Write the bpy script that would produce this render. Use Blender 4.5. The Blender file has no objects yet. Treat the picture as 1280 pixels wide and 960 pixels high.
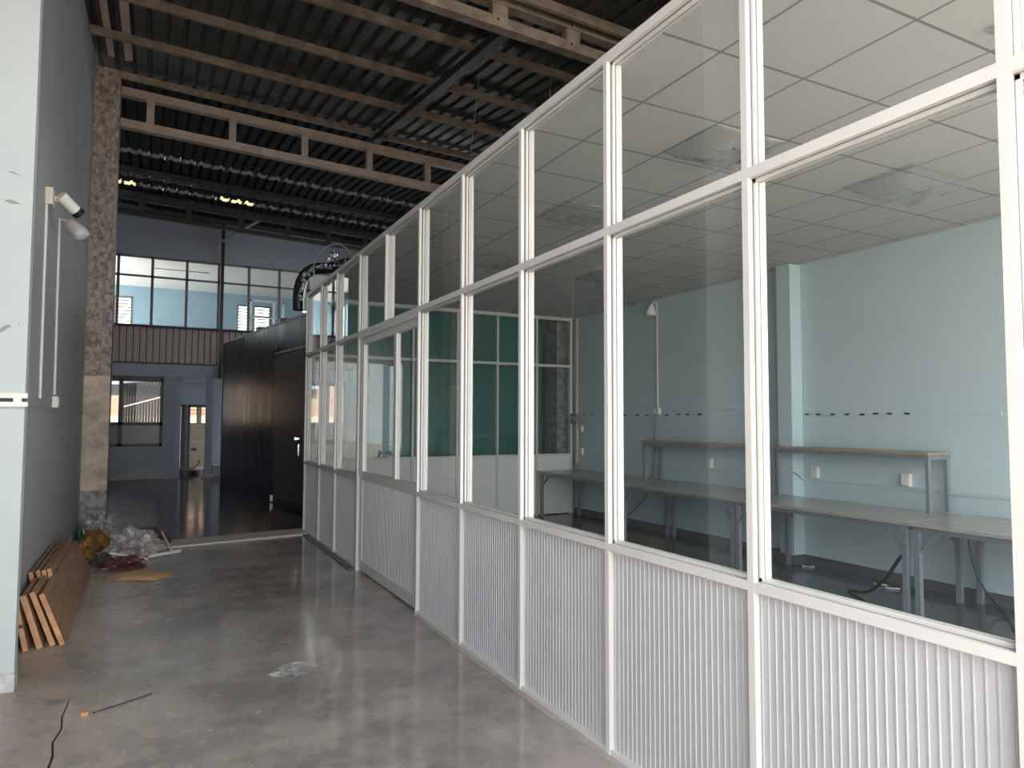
import bpy, bmesh, math, random
from mathutils import Matrix, Vector, noise
random.seed(7)
S = bpy.context.scene
COL = S.collection
# ------------------------------------------------------------------ camera
def set_camera():
    yaw, pit, rol = 0.477507, 0.0529021, 0.00294755
    f = Vector((math.sin(yaw)*math.cos(pit), math.cos(yaw)*math.cos(pit), math.sin(pit)))
    rt = Vector((math.cos(yaw), -math.sin(yaw), 0)); up = rt.cross(f)
    r2 = rt*math.cos(rol) + up*math.sin(rol); u2 = up*math.cos(rol) - rt*math.sin(rol)
    cd = bpy.data.cameras.new('camera'); cam = bpy.data.objects.new('camera', cd); COL.objects.link(cam)
    cd.sensor_width = 36.0; cd.lens = 873.5/1280*36; cd.clip_start = 0.05; cd.clip_end = 300
    cam.matrix_world = Matrix(((r2.x,u2.x,-f.x,0),(r2.y,u2.y,-f.y,0),(r2.z,u2.z,-f.z,1.57),(0,0,0,1)))
    S.camera = cam
set_camera()
# ------------------------------------------------------------------ world, sun, exposure
SKY = 1.0
w = bpy.data.worlds.new('sky'); S.world = w; w.use_nodes = True
nt = w.node_tree; nt.nodes.clear()
wo = nt.nodes.new('ShaderNodeOutputWorld'); bg = nt.nodes.new('ShaderNodeBackground')
bg.inputs[0].default_value = (0.97, 0.985, 1.0, 1); bg.inputs[1].default_value = SKY*3.2
nt.links.new(bg.outputs[0], wo.inputs[0])
sd = bpy.data.lights.new('sun', 'SUN'); sd.energy = 5.0; sd.angle = math.radians(1.0); sd.color = (1.0, 0.93, 0.82)
so = bpy.data.objects.new('sun', sd); COL.objects.link(so)
so.rotation_euler = Vector((0.25, .6, -2.1)).to_track_quat('-Z', 'Y').to_euler()   # high sun in front of the building
def portal(name, loc, rot, sx, sy):
    d = bpy.data.lights.new(name, 'AREA'); d.shape = 'RECTANGLE'; d.size = sx; d.size_y = sy
    d.cycles.is_portal = True
    o = bpy.data.objects.new(name, d); COL.objects.link(o); o.location = loc; o.rotation_euler = rot
portal('front_opening_daylight', (2.7, -1.05, 2.45), (math.pi/2, 0, 0), 7.7, 4.9)
portal('added_side_daylight', (6.7, .08, 1.75), (0, math.pi/2, 0), 3.1, 1.7)  # portal of an unseen side window added to brighten the room
portal('added_clerestory_daylight', (6.7, 17.2, 4.2), (0, math.pi/2, 0), 1.1, 7.5)  # portal of an unseen high opening added to brighten the far bay
S.view_settings.view_transform = 'Standard'; S.view_settings.look = 'None'
S.view_settings.gamma = 1; S.view_settings.use_curve_mapping = False
S.view_settings.exposure = 1.08
S.cycles.max_bounces = 10; S.cycles.diffuse_bounces = 8; S.cycles.glossy_bounces = 5
S.cycles.transparent_max_bounces = 24; S.cycles.transmission_bounces = 8
S.cycles.sample_clamp_indirect = 6; S.cycles.caustics_reflective = False; S.cycles.caustics_refractive = False
S.cycles.use_denoising = True
# ------------------------------------------------------------------ materials
M = {}
def mat(name, c, rough=.5, metal=0, c2=None, scale=4, detail=4, lo=.35, hi=.65, bump=0, bscale=30, spec=.5, coat=0, rough2=None, stretch=None):
    m = bpy.data.materials.new(name); m.use_nodes = True; t = m.node_tree
    b = t.nodes['Principled BSDF']
    b.inputs['Base Color'].default_value = (*c, 1); b.inputs['Roughness'].default_value = rough
    b.inputs['Metallic'].default_value = metal; b.inputs['Specular IOR Level'].default_value = spec
    b.inputs['Coat Weight'].default_value = coat
    tc = None
    if c2 or bump or rough2 is not None:
        tc = t.nodes.new('ShaderNodeTexCoord'); mp = t.nodes.new('ShaderNodeMapping')
        t.links.new(tc.outputs['Object'], mp.inputs[0])
        if stretch: mp.inputs['Scale'].default_value = stretch
    if c2 or rough2 is not None:
        n = t.nodes.new('ShaderNodeTexNoise'); n.inputs['Scale'].default_value = scale; n.inputs['Detail'].default_value = detail
        n.inputs['Roughness'].default_value = .62
        t.links.new(mp.outputs[0], n.inputs['Vector'])
        mr = t.nodes.new('ShaderNodeMapRange'); mr.inputs[1].default_value = lo; mr.inputs[2].default_value = hi
        t.links.new(n.outputs[0], mr.inputs[0])
        if c2:
            mx = t.nodes.new('ShaderNodeMix'); mx.data_type = 'RGBA'
            mx.inputs[6].default_value = (*c, 1); mx.inputs[7].default_value = (*c2, 1)
            t.links.new(mr.outputs[0], mx.inputs[0]); t.links.new(mx.outputs[2], b.inputs['Base Color'])
        if rough2 is not None:
            m2 = t.nodes.new('ShaderNodeMapRange'); m2.inputs[3].default_value = rough; m2.inputs[4].default_value = rough2
            t.links.new(mr.outputs[0], m2.inputs[0]); t.links.new(m2.outputs[0], b.inputs['Roughness'])
    if bump:
        n2 = t.nodes.new('ShaderNodeTexNoise'); n2.inputs['Scale'].default_value = bscale; n2.inputs['Detail'].default_value = 5
        t.links.new(mp.outputs[0], n2.inputs['Vector'])
        bp = t.nodes.new('ShaderNodeBump'); bp.inputs['Strength'].default_value = bump; bp.inputs['Distance'].default_value = .02
        t.links.new(n2.outputs[0], bp.inputs['Height']); t.links.new(bp.outputs[0], b.inputs['Normal'])
    M[name] = m; return m
def glass(name, tint, base=.04, rough=0.0, haze=0.0):
    m = bpy.data.materials.new(name); m.use_nodes = True; t = m.node_tree; t.nodes.clear()
    o = t.nodes.new('ShaderNodeOutputMaterial'); tr = t.nodes.new('ShaderNodeBsdfTransparent'); g = t.nodes.new('ShaderNodeBsdfGlossy')
    tr.inputs[0].default_value = (*tint, 1); g.inputs['Roughness'].default_value = rough; g.inputs[0].default_value = (1, 1, 1, 1)
    lw = t.nodes.new('ShaderNodeLayerWeight'); lw.inputs[0].default_value = .5
    p = t.nodes.new('ShaderNodeMath'); p.operation = 'POWER'; p.inputs[1].default_value = 5
    ma = t.nodes.new('ShaderNodeMath'); ma.operation = 'MULTIPLY_ADD'; ma.inputs[1].default_value = 1-base; ma.inputs[2].default_value = base
    t.links.new(lw.outputs['Facing'], p.inputs[0]); t.links.new(p.outputs[0], ma.inputs[0])
    mx = t.nodes.new('ShaderNodeMixShader')
    t.links.new(ma.outputs[0], mx.inputs[0]); t.links.new(tr.outputs[0], mx.inputs[1]); t.links.new(g.outputs[0], mx.inputs[2])
    out = mx
    if haze:
        d = t.nodes.new('ShaderNodeBsdfDiffuse'); d.inputs[0].default_value = (.8, .8, .8, 1)
        m2 = t.nodes.new('ShaderNodeMixShader'); m2.inputs[0].default_value = haze
        t.links.new(mx.outputs[0], m2.inputs[1]); t.links.new(d.outputs[0], m2.inputs[2]); out = m2
    t.links.new(out.outputs[0], o.inputs[0]); M[name] = m; return m
mat('alu', (.72, .71, .69), .33, c2=(.685, .675, .66), scale=2)
mat('panel', (.53, .535, .55), .45, c2=(.50, .505, .525), scale=3)
mat('panel_inner', (.80, .80, .79), .5)
glass('glass', (.95, .968, .966))
glass('glass_dull', (.92, .93, .92), base=.008)
glass('glass_dusty', (.93, .96, .95), haze=.02)
mat('wall_grey', (.48, .49, .515), .75, c2=(.45, .46, .485), scale=1.5, spec=.2)
mat('wall_pale', (.56, .61, .61), .7, c2=(.53, .585, .60), scale=2, spec=.25)
mat('wall_aqua', (.55, .67, .70), .7, c2=(.53, .645, .68), scale=1.2, spec=.3)
mat('wall_blue', (.33, .46, .55), .8)
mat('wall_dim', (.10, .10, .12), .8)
mat('wall_slate', (.36, .385, .455), .75, c2=(.31, .335, .40), scale=1.2)
mat('stone', (.52, .43, .38), .55, c2=(.15, .12, .11), scale=14, detail=10, lo=.36, hi=.64, bump=.25, bscale=25, stretch=(1.6, 1.6, 1.1))
mat('stone_pale', (.78, .64, .51), .6, c2=(.42, .345, .28), scale=4, detail=8, lo=.35, hi=.6, bump=.15, bscale=18)
mat('stone_grey', (.42, .40, .38), .6, c2=(.15, .14, .14), scale=11, detail=9, lo=.38, hi=.62, bump=.25)
mat('concrete', (.48, .45, .41), .8, c2=(.38, .35, .32), scale=9)
mat('skirting', (.60, .62, .60), .6, c2=(.45, .47, .46), scale=18)
mat('dark_skirting', (.10, .11, .12), .4)
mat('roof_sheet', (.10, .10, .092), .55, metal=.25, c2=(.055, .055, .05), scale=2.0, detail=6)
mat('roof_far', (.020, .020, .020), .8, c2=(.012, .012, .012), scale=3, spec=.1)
mat('roof_patch', (.82, .66, .57), .7, c2=(.60, .47, .40), scale=8)
mat('rust', (.37, .29, .23), .7, c2=(.20, .165, .135), scale=5, detail=7, lo=.35, hi=.6)
mat('rust_pink', (.50, .395, .34), .65, c2=(.38, .30, .255), scale=6)
mat('dark_steel', (.018, .018, .02), .5, metal=.1)
mat('dark_beam', (.05, .045, .045), .6, c2=(.03, .028, .028), scale=4)
mat('brown_frame', (.055, .045, .045), .45)
mat('mullion', (.16, .14, .15), .5)
mat('box_side', (.012, .018, .027), .25, metal=.0, c2=(.009, .014, .021), scale=1.5, stretch=(3, 3, .3), rough2=.34, spec=.18)
mat('box_front', (.022, .20, .175), .35, c2=(.018, .175, .155), scale=2)
mat('box_leaf', (.055, .052, .052), .36, spec=.25)
mat('steel', (.62, .62, .62), .25, metal=1)
mat('table_steel', (.20, .235, .27), .4, metal=.1)
mat('table_top', (.40, .375, .34), .22, c2=(.36, .335, .30), scale=3, stretch=(1, 6, 1))
mat('shelf_top', (.36, .28, .22), .4, c2=(.30, .23, .18), scale=5, stretch=(6, 1, 1))
mat('white_plastic', (.80, .79, .75), .4)
mat('cream_plastic', (.74, .66, .58), .45)
mat('trunking', (.52, .62, .62), .5)
mat('grey_plastic', (.42, .43, .43), .5)
mat('mid_grey', (.22, .23, .23), .5)
mat('black', (.012, .012, .013), .35)
mat('lens_white', (.55, .55, .55), .25)
mat('board_face', (.48, .29, .19), .45, c2=(.31, .175, .11), scale=3, detail=6, stretch=(8, 1, 8))
mat('board_edge', (.68, .38, .20), .65, c2=(.46, .22, .11), scale=9, detail=6)
mat('sawdust', (.78, .48, .26), .95, c2=(.64, .38, .20), scale=30, bump=.4, bscale=80)
mat('orange_bag', (.52, .25, .06), .4, c2=(.14, .085, .05), scale=9)
mat('red_bag', (.17, .05, .045), .35, c2=(.08, .03, .03), scale=14)
mat('brown_cloth', (.12, .08, .06), .9, c2=(.06, .045, .04), scale=14)
mat('green_dark', (.02, .09, .06), .4)
mat('clear_bag', (.55, .52, .50), .18, c2=(.33, .31, .30), scale=16, spec=.8, bump=.5, bscale=45)
mat('duct', (.018, .018, .02), .25)
mat('foil', (.75, .75, .75), .22, metal=1, bump=.6, bscale=25)
mat('brick', (.27, .17, .115), .9, c2=(.21, .13, .09), scale=14)
mat('cream_wall', (.36, .31, .24), .9)
mat('ground', (.54, .46, .37), .95, c2=(.46, .39, .31), scale=2)
mat('office_ceiling', (.88, .84, .76), .9)
mat('pale_tile', (.62, .60, .54), .4)
mat('door_white', (.68, .68, .66), .5)
glass('film', (.985, .985, .985), base=.05, rough=.08, haze=.03)
for nm, c in (('polycarb', (.075, .075, .078)), ('polycarb_clear', (.36, .33, .25))):
    m = bpy.data.materials.new(nm); m.use_nodes = True; t = m.node_tree; t.nodes.clear()
    o = t.nodes.new('ShaderNodeOutputMaterial'); tl = t.nodes.new('ShaderNodeBsdfTranslucent'); tl.inputs[0].default_value = (*c, 1)
    t.links.new(tl.outputs[0], o.inputs[0]); M[nm] = m
M['film'].node_tree.nodes
# ceiling tiles with their darker T-bars: lines every 0.57 m across and 0.602 m along the room
def tile_material(name, x0, dx, y0, dy, tile, bar, wdt):
    m = bpy.data.materials.new(name); m.use_nodes = True; t = m.node_tree; b = t.nodes['Principled BSDF']
    b.inputs['Roughness'].default_value = .85
    tc = t.nodes.new('ShaderNodeTexCoord'); sp = t.nodes.new('ShaderNodeSeparateXYZ'); t.links.new(tc.outputs['Object'], sp.inputs[0])
    outs = []
    for ax, o0, d in ((0, x0, dx), (1, y0, dy)):
        a = t.nodes.new('ShaderNodeMath'); a.operation = 'SUBTRACT'; a.inputs[1].default_value = o0 - d*40 - wdt/2; t.links.new(sp.outputs[ax], a.inputs[0])
        k = t.nodes.new('ShaderNodeMath'); k.operation = 'MODULO'; k.inputs[1].default_value = d; t.links.new(a.outputs[0], k.inputs[0])
        l = t.nodes.new('ShaderNodeMath'); l.operation = 'LESS_THAN'; l.inputs[1].default_value = wdt; t.links.new(k.outputs[0], l.inputs[0]); outs.append(l)
    mx = t.nodes.new('ShaderNodeMath'); mx.operation = 'MAXIMUM'; t.links.new(outs[0].outputs[0], mx.inputs[0]); t.links.new(outs[1].outputs[0], mx.inputs[1])
    c = t.nodes.new('ShaderNodeMix'); c.data_type = 'RGBA'; c.inputs[6].default_value = (*tile, 1); c.inputs[7].default_value = (*bar, 1)
    t.links.new(mx.outputs[0], c.inputs[0]); t.links.new(c.outputs[2], b.inputs['Base Color'])
    M[name] = m
tile_material('ceiling_tile', 2.391, .57, 1.843, .602, (.50, .505, .50), (.22, .22, .22), .016)
# polished dusty floor: brown-grey blotches, sandy dirt towards the left wall
def floor_material(name, a, b_, dirt, dirt_amt, r0, r1):
    m = bpy.data.materials.new(name); m.use_nodes = True; t = m.node_tree; b = t.nodes['Principled BSDF']
    tc = t.nodes.new('ShaderNodeTexCoord')
    def nz(sc, det, ro=.6):
        n = t.nodes.new('ShaderNodeTexNoise'); n.inputs['Scale'].default_value = sc; n.inputs['Detail'].default_value = det; n.inputs['Roughness'].default_value = ro
        t.links.new(tc.outputs['Object'], n.inputs['Vector']); return n
    def mr(src, lo, hi, o0=0, o1=1):
        r = t.nodes.new('ShaderNodeMapRange'); r.inputs[1].default_value = lo; r.inputs[2].default_value = hi; r.inputs[3].default_value = o0; r.inputs[4].default_value = o1
        t.links.new(src, r.inputs[0]); return r
    n1 = mr(nz(1.3, 10, .7).outputs[0], .40, .58); n2 = nz(6, 8, .7)
    mx = t.nodes.new('ShaderNodeMix'); mx.data_type = 'RGBA'; mx.inputs[6].default_value = (*a, 1); mx.inputs[7].default_value = (*b_, 1)
    t.links.new(n1.outputs[0], mx.inputs[0])
    sp = t.nodes.new('ShaderNodeSeparateXYZ'); t.links.new(tc.outputs['Object'], sp.inputs[0])
    g = mr(sp.outputs[0], .9, -.9, -.25, .55)
    ad = t.nodes.new('ShaderNodeMath'); ad.operation = 'ADD'; t.links.new(g.outputs[0], ad.inputs[0]); t.links.new(mr(n2.outputs[0], .3, .7, -.1, .75).outputs[0], ad.inputs[1])
    dm = mr(ad.outputs[0], .35, 1.1, 0, dirt_amt)
    m2 = t.nodes.new('ShaderNodeMix'); m2.data_type = 'RGBA'; m2.inputs[7].default_value = (*dirt, 1)
    t.links.new(mx.outputs[2], m2.inputs[6]); t.links.new(dm.outputs[0], m2.inputs[0]); t.links.new(m2.outputs[2], b.inputs['Base Color'])
    r = mr(ad.outputs[0], .1, 1.1, r0, r1); t.links.new(r.outputs[0], b.inputs['Roughness'])
    bp = t.nodes.new('ShaderNodeBump'); bp.inputs['Strength'].default_value = .012; bp.inputs['Distance'].default_value = .02
    t.links.new(nz(3, 3).outputs[0], bp.inputs['Height']); t.links.new(bp.outputs[0], b.inputs['Normal'])
    M[name] = m
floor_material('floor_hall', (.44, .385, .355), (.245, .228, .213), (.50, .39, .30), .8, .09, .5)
floor_material('floor_room_shaded', (.115, .118, .122), (.085, .088, .09), (.15, .14, .13), .3, .15, .4)  # same floor as the hall, table shade and glass dimming put into the colour
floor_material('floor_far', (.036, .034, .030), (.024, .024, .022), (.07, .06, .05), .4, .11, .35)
# ------------------------------------------------------------------ mesh helpers
class MB:
    def __init__(s): s.v = []; s.f = []; s.sm = []
    def add(s, vs, fs, smooth=False):
        n = len(s.v); s.v += [tuple(v) for v in vs]
        for f in fs: s.f.append(tuple(i+n for i in f)); s.sm.append(smooth)
        return s
    def box(s, x0, x1, y0, y1, z0, z1):
        vs = [(x, y, z) for z in (z0, z1) for y in (y0, y1) for x in (x0, x1)]
        return s.add(vs, [(0,2,3,1), (4,5,7,6), (0,1,5,4), (2,6,7,3), (0,4,6,2), (1,3,7,5)])
    def hexa(s, p):   # 8 corners: bottom ring 0-3, top ring 4-7
        return s.add(p, [(3,2,1,0), (4,5,6,7), (0,1,5,4), (1,2,6,5), (2,3,7,6), (3,0,4,7)])
    def bar(s, a, b, wx, wz, upv=(0,0,1)):   # box beam between two points
        a = Vector(a); b = Vector(b); d = (b-a).normalized(); u = Vector(upv)
        sd_ = d.cross(u).normalized()*wx/2; u2 = sd_.cross(d).normalized()*wz/2
        return s.hexa([a-sd_-u2, a+sd_-u2, b+sd_-u2, b-sd_-u2, a-sd_+u2, a+sd_+u2, b+sd_+u2, b-sd_+u2])
    def tube(s, pts, r, n=10, cap=True):
        pts = [Vector(p) for p in pts]; rr = r if isinstance(r, (list, tuple)) else [r]*len(pts); rings = []
        prev = None
        for i, p in enumerate(pts):
            d = (pts[min(i+1, len(pts)-1)] - pts[max(i-1, 0)]).normalized()
            u = prev if prev is not None else (Vector((0,0,1)) if abs(d.z) < .9 else Vector((1,0,0)))
            a = (u - d*u.dot(d)).normalized(); prev = a; c = d.cross(a)
            rings.append([p + (a*math.cos(2*math.pi*k/n) + c*math.sin(2*math.pi*k/n))*rr[i] for k in range(n)])
        vs = [v for g in rings for v in g]; fs = []
        for i in range(len(pts)-1):
            for k in range(n): fs.append((i*n+k, i*n+(k+1) % n, (i+1)*n+(k+1) % n, (i+1)*n+k))
        s.add(vs, fs, True)
        if cap: s.add(rings[0], [tuple(range(n))[::-1]]); s.add(rings[-1], [tuple(range(n))])
        return s
    def poly_prism(s, pts, z0, z1):
        n = len(pts); vs = [(x, y, z0) for x, y in pts] + [(x, y, z1) for x, y in pts]
        return s.add(vs, [tuple(range(n))[::-1], tuple(range(n, 2*n))] + [(i, (i+1) % n, n+(i+1) % n, n+i) for i in range(n)])
    def build(s, name, m, parent=None, bevel=0):
        me = bpy.data.meshes.new(name)
        o3 = wloc(parent) if parent else Vector((0,0,0))
        me.from_pydata([tuple(Vector(v)-o3) for v in s.v], [], s.f)
        me.polygons.foreach_set('use_smooth', s.sm); me.update()
        bm = bmesh.new(); bm.from_mesh(me); bmesh.ops.recalc_face_normals(bm, faces=bm.faces); bm.to_mesh(me); bm.free()
        o = bpy.data.objects.new(name, me); COL.objects.link(o); me.materials.append(M[m])
        if parent: o.parent = parent
        if bevel:
            b = o.modifiers.new('edge', 'BEVEL'); b.width = bevel; b.segments = 2; b.limit_method = 'ANGLE'
        return o
def wloc(o):
    v = Vector((0,0,0))
    while o: v += Vector(o.location); o = o.parent
    return v
def tag(o, label, cat, group=None, kind=None):
    o['label'] = label; o['category'] = cat
    if group: o['group'] = group
    if kind: o['kind'] = kind
    return o
def thing(name, label, cat, loc=(0,0,0), group=None):
    o = bpy.data.objects.new(name, None); COL.objects.link(o); o.location = loc; o.empty_display_size = .1
    return tag(o, label, cat, group, 'thing')
def struct(mb, name, m, label=None, cat=None, parent=None):
    o = mb.build(name, m, parent); o['kind'] = 'structure'
    if label and not parent: o['label'] = label; o['category'] = cat or name.split('_')[0]
    return o
def copy_tree(o, parent=None):
    c = o.copy(); COL.objects.link(c)
    if parent: c.parent = parent
    for ch in list(o.children): copy_tree(ch, c)
    return c
def box(*a): return MB().box(*a)
def crumple(name, m, loc, size, label, cat, amp=.35, freq=4, seed=0, sub=4, flat=.5, rot=0, group=None, parent=None):
    bm = bmesh.new(); bmesh.ops.create_icosphere(bm, subdivisions=sub, radius=1)
    for v in bm.verts:
        p = v.co.copy(); d = 1 + amp*noise.noise(p*freq*.4 + Vector((seed, 0, 0))) + amp*.6*abs(noise.noise(p*freq + Vector((0, seed, 0))))
        q = Vector((p.x*d*size[0], p.y*d*size[1], p.z*d*size[2]))
        q = Matrix.Rotation(rot, 3, 'Z') @ q
        q.z = max(q.z + size[2]*flat, 0.0)
        v.co = q
    me = bpy.data.meshes.new(name); bm.to_mesh(me); bm.free(); me.materials.append(M[m])
    o = bpy.data.objects.new(name, me); COL.objects.link(o); o.location = loc
    return tag(o, label, cat, group, 'thing')
# ------------------------------------------------------------------ building shell
def roof_z(x, y):
    return min(6.5 - .12*(11-y), 7.12) - .04*x
fl = struct(box(-1.2, 7, -1, 10.0, -.06, 0), 'floor', 'floor_hall', 'polished brown-grey concrete floor of the corridor and glazed room', 'floor')
MB().poly_prism([(-.378,3.6),(-.365,3.95),(-.382,4.12),(-.36,4.28),(-.374,4.44),(-.36,4.70),(-.356,4.70),(-.366,4.44),(-.352,4.28),(-.373,4.12),(-.355,3.95),(-.368,3.6)], .0005, .0012).build('crack', 'black', fl)
struct(box(2.0, 6.5, -.9, 10.2, -.02, .003), 'floor', 'floor_room_shaded', 'glazed room floor with the shade under the tables put into its colour', 'floor')
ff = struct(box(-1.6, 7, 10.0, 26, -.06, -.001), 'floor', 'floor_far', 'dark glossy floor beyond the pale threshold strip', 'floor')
mat('threshold', (.82, .76, .68), .7, c2=(.66, .61, .55), scale=14)
th = MB().hexa([(-.5,9.50,-.01), (2.02,9.92,-.01), (2.02,10.42,-.01), (-.5,10.04,-.01), (-.5,9.50,.02), (2.02,9.92,.02), (2.02,10.42,.02), (-.5,10.04,.02)])
struct(th, 'trim_1', 'threshold', 'pale concrete threshold strip across the corridor floor', 'threshold')
struct(MB().box(-30, 14, -40, -1, -.10, -.04).box(-30, -2, -1, 12, -.10, -.04), 'ground', 'ground', 'bare sunlit ground in front of the building', 'ground')
struct(box(-12, 14, 26, 60, -.10, -.04), 'ground', 'ground', 'bare ground behind the building', 'ground')
# left wall, slightly tapering, then pillar with a pale face
m = MB().hexa([(-1.1,5.05,0), (-.80,5.05,0), (-.80,11,0), (-1.1,11,0), (-1.1,5.05,6.0), (-.80,5.05,6.0), (-.80,11,6.6), (-1.1,11,6.6)])
struct(m, 'wall_left', 'wall_grey', 'grey painted wall along the left side of the corridor', 'wall')
lp = struct(box(-.875, -.660, 5.0, 5.10, .1, 5.85), 'wall_left_pillar', 'wall_pale', 'pale aqua pillar face at the end of the left wall', 'pillar')
mat('scuff', (.30, .31, .31), .9)
for P_ in (((-.80,3.04),(-.76,3.035),(-.71,3.02),(-.735,3.03),(-.76,3.045)), ((-.80,2.86),(-.76,2.85),(-.715,2.855),(-.75,2.87),(-.78,2.875)), ((-.80,2.07),(-.765,2.10),(-.74,2.12),(-.755,2.13),(-.79,2.11)), ((-.715,2.16),(-.70,2.12),(-.692,2.10),(-.70,2.13))):
    mb = MB(); n = len(P_); mb.add([(x, 4.9985, z) for x, z in P_] + [(x, 5.001, z) for x, z in P_], [tuple(range(n)), tuple(range(n, 2*n))[::-1]] + [(i, n+i, n+(i+1) % n, (i+1) % n) for i in range(n)])
    mb.build('scuff_mark', 'scuff', lp)
struct(box(-.88, -.655, 4.985, 5.11, 0, .105), 'baseboard_left', 'skirting', 'pale speckled skirting at the foot of the aqua pillar', 'baseboard')
struct(box(-1.2, -1.1, -1, 5.4, 0, 5.9), 'wall_left_front', 'wall_grey', 'grey side wall of the entrance area', 'wall')
struct(box(-1.1, -.86, 5.06, 5.12, 0, 5.9), 'wall_left_recess', 'wall_grey', 'grey recessed wall beside the pale pillar', 'wall')
struct(box(-1.5, -1.3, 11.3, 21.2, 0, 7.1), 'wall_left_far', 'wall_dim', 'dim slate side wall beyond the stone column', 'wall')
mb = MB().box(6.5, 6.65, .9, 21.2, 0, 3.7).box(6.5, 6.65, -1, .9, 0, .25).box(6.5, 6.65, -1, .9, 3.25, 3.7).box(6.5, 6.65, -1, -.75, .25, 3.25).box(6.5, 6.65, -1, 21.2, 4.7, 7.1).box(6.5, 6.65, -1, 13.5, 3.7, 4.7)  # unseen side window and high far opening added to let daylight in
for y in (17.0, 20.6): mb.box(6.5, 6.65, y, y+.3, 3.7, 4.7)
struct(mb, 'wall_right', 'wall_aqua', 'aqua painted long wall of the glazed room', 'wall')
struct(box(6.33, 6.5, 5.47, 5.66, 0, 3.36), 'wall_right_pillar', 'wall_aqua', 'aqua pillar projecting from the right wall', 'pillar')
b = MB().box(6.485, 6.499, -1, 5.46, 0, .105).box(6.485, 6.499, 5.67, 10.2, 0, .105).box(6.315, 6.33, 5.455, 5.675, 0, .105).box(6.33, 6.5, 5.455, 5.47, 0, .105)
struct(b, 'baseboard_right', 'dark_skirting', 'dark skirting along the aqua wall', 'baseboard')
# stone clad columns
c = thing('column', 'tall brown stone-clad column beside the corridor opening', 'column', (-.68, 11.15, 0)); c['kind'] = 'structure'
struct(box(-.865, -.49, 10.95, 11.35, 2.16, 6.44), 'column_cladding', 'stone', parent=c)
struct(box(-.862, -.492, 10.952, 11.35, .62, 2.16), 'column_cladding', 'stone_pale', parent=c)
struct(box(-.865, -.49, 10.95, 11.35, 0, .62), 'column_cladding', 'stone_grey', parent=c)
struct(box(-.885, -.49, 10.93, 10.95, 1.655, 1.70), 'trim', 'stone_pale', parent=c)
c = box(6.27, 6.5, 10.42, 10.8, 0, 6.5)
struct(c, 'column', 'stone_grey', 'grey stone-clad column seen through the end glazing of the room', 'column')
# suspended ceiling of the glazed room
struct(box(1.99, 6.5, -.9, 10.24, 3.345, 3.365), 'ceiling', 'ceiling_tile', 'suspended tile ceiling of the glazed room', 'ceiling')
# corrugated roof
def roof_mesh(x0, x1, y0, y1, pitch=.2, rib=.04, holes=None):
    mb = MB(); xs = []; x = x0
    while x < x1:
        xs += [(x, 0), (x+.12, 0), (x+.14, rib), (x+.18, rib)]; x += pitch
    vs = []; fs = []
    for (x, d) in xs:
        for y in (y0, y1):
            vs.append((x, y, roof_z(x, y) + .10 + d))
    n = len(xs)
    for i in range(n-1): fs.append((2*i, 2*i+1, 2*i+3, 2*i+2))
    k = len(vs); vs2 = [(a, b_, c_+.012) for a, b_, c_ in vs]
    fs2 = [tuple(k+j for j in f[::-1]) for f in fs]
    return mb.add(vs + vs2, fs + fs2)
struct(roof_mesh(-1.3, 7, -1.1, 11.6), 'roof', 'roof_sheet', 'dark corrugated metal roof over the corridor', 'roof')
rf = None
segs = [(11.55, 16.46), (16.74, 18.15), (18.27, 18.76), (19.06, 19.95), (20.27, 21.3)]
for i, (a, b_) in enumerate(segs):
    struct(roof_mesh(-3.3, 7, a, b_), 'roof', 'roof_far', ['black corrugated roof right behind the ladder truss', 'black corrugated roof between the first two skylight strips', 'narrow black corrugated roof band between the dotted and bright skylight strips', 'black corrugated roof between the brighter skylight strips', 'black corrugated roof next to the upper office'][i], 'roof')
struct(box(-3.3, 7, 21.2, 21.3, 7.0, 7.4), 'wall_back_top', 'dark_beam', 'dark wall top above the upper office', 'wall')
# translucent dashes of daylight where the far sheets meet
for i, (yy, lab) in enumerate(((16.6, 'dim row of daylight gaps in the far roof closest to the ladder truss'), (18.21, 'dotted row of tiny daylight gaps in the far roof'), (18.9, 'bright upper row of daylight gaps in the far black roof'), (20.1, 'bright lower row of daylight gaps in the far black roof'))):
    z = lambda x: roof_z(x, yy) + .145
    o = thing('skylight_strip', lab, 'skylight', (0, yy, z(0)), 'skylight strips in the far roof')
    bright = (-1.05, -.75) if i > 1 else (); bright = bright + ((2.25, 2.55, 2.85) if i == 3 else (1.35, 1.65, 1.95) if i == 2 else ())
    x = -1.35
    while x < 6.6:
        wd = random.choice((.05, .06, .08)) if i != 1 else .24
        MB().bar((x-.01, yy, z(x)), (x+.289, yy, z(x+.289)), .75, .008).build('panel', 'polycarb_clear' if any(abs(x-q_) < .02 for q_ in bright) else 'polycarb', o)
        MB().box(x, x+wd, yy-.14, yy+.14, z(x)-.05, z(x)-.006).build('closure', 'black', o); x += .30
# lighter boards under the sheets close to the left wall
for x0, x1, lab in ((-.645, -.565, 'thin pinkish board under the roof closest to the left wall'), (-.44, -.345, 'wider pinkish board under the roof beside the thin one')):
    mb = MB(); ya, yb = 6.5, 10.9
    mb.hexa([(x0, ya, roof_z(x0, ya)+.07), (x1, ya, roof_z(x1, ya)+.07), (x1, yb, roof_z(x1, yb)+.07), (x0, yb, roof_z(x0, yb)+.07),
             (x0, ya, roof_z(x0, ya)+.085), (x1, ya, roof_z(x1, ya)+.085), (x1, yb, roof_z(x1, yb)+.085), (x0, yb, roof_z(x0, yb)+.085)])
    tag(mb.build('roof_board', 'roof_patch'), lab, 'board', 'pinkish boards under the roof', 'thing')
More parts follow.
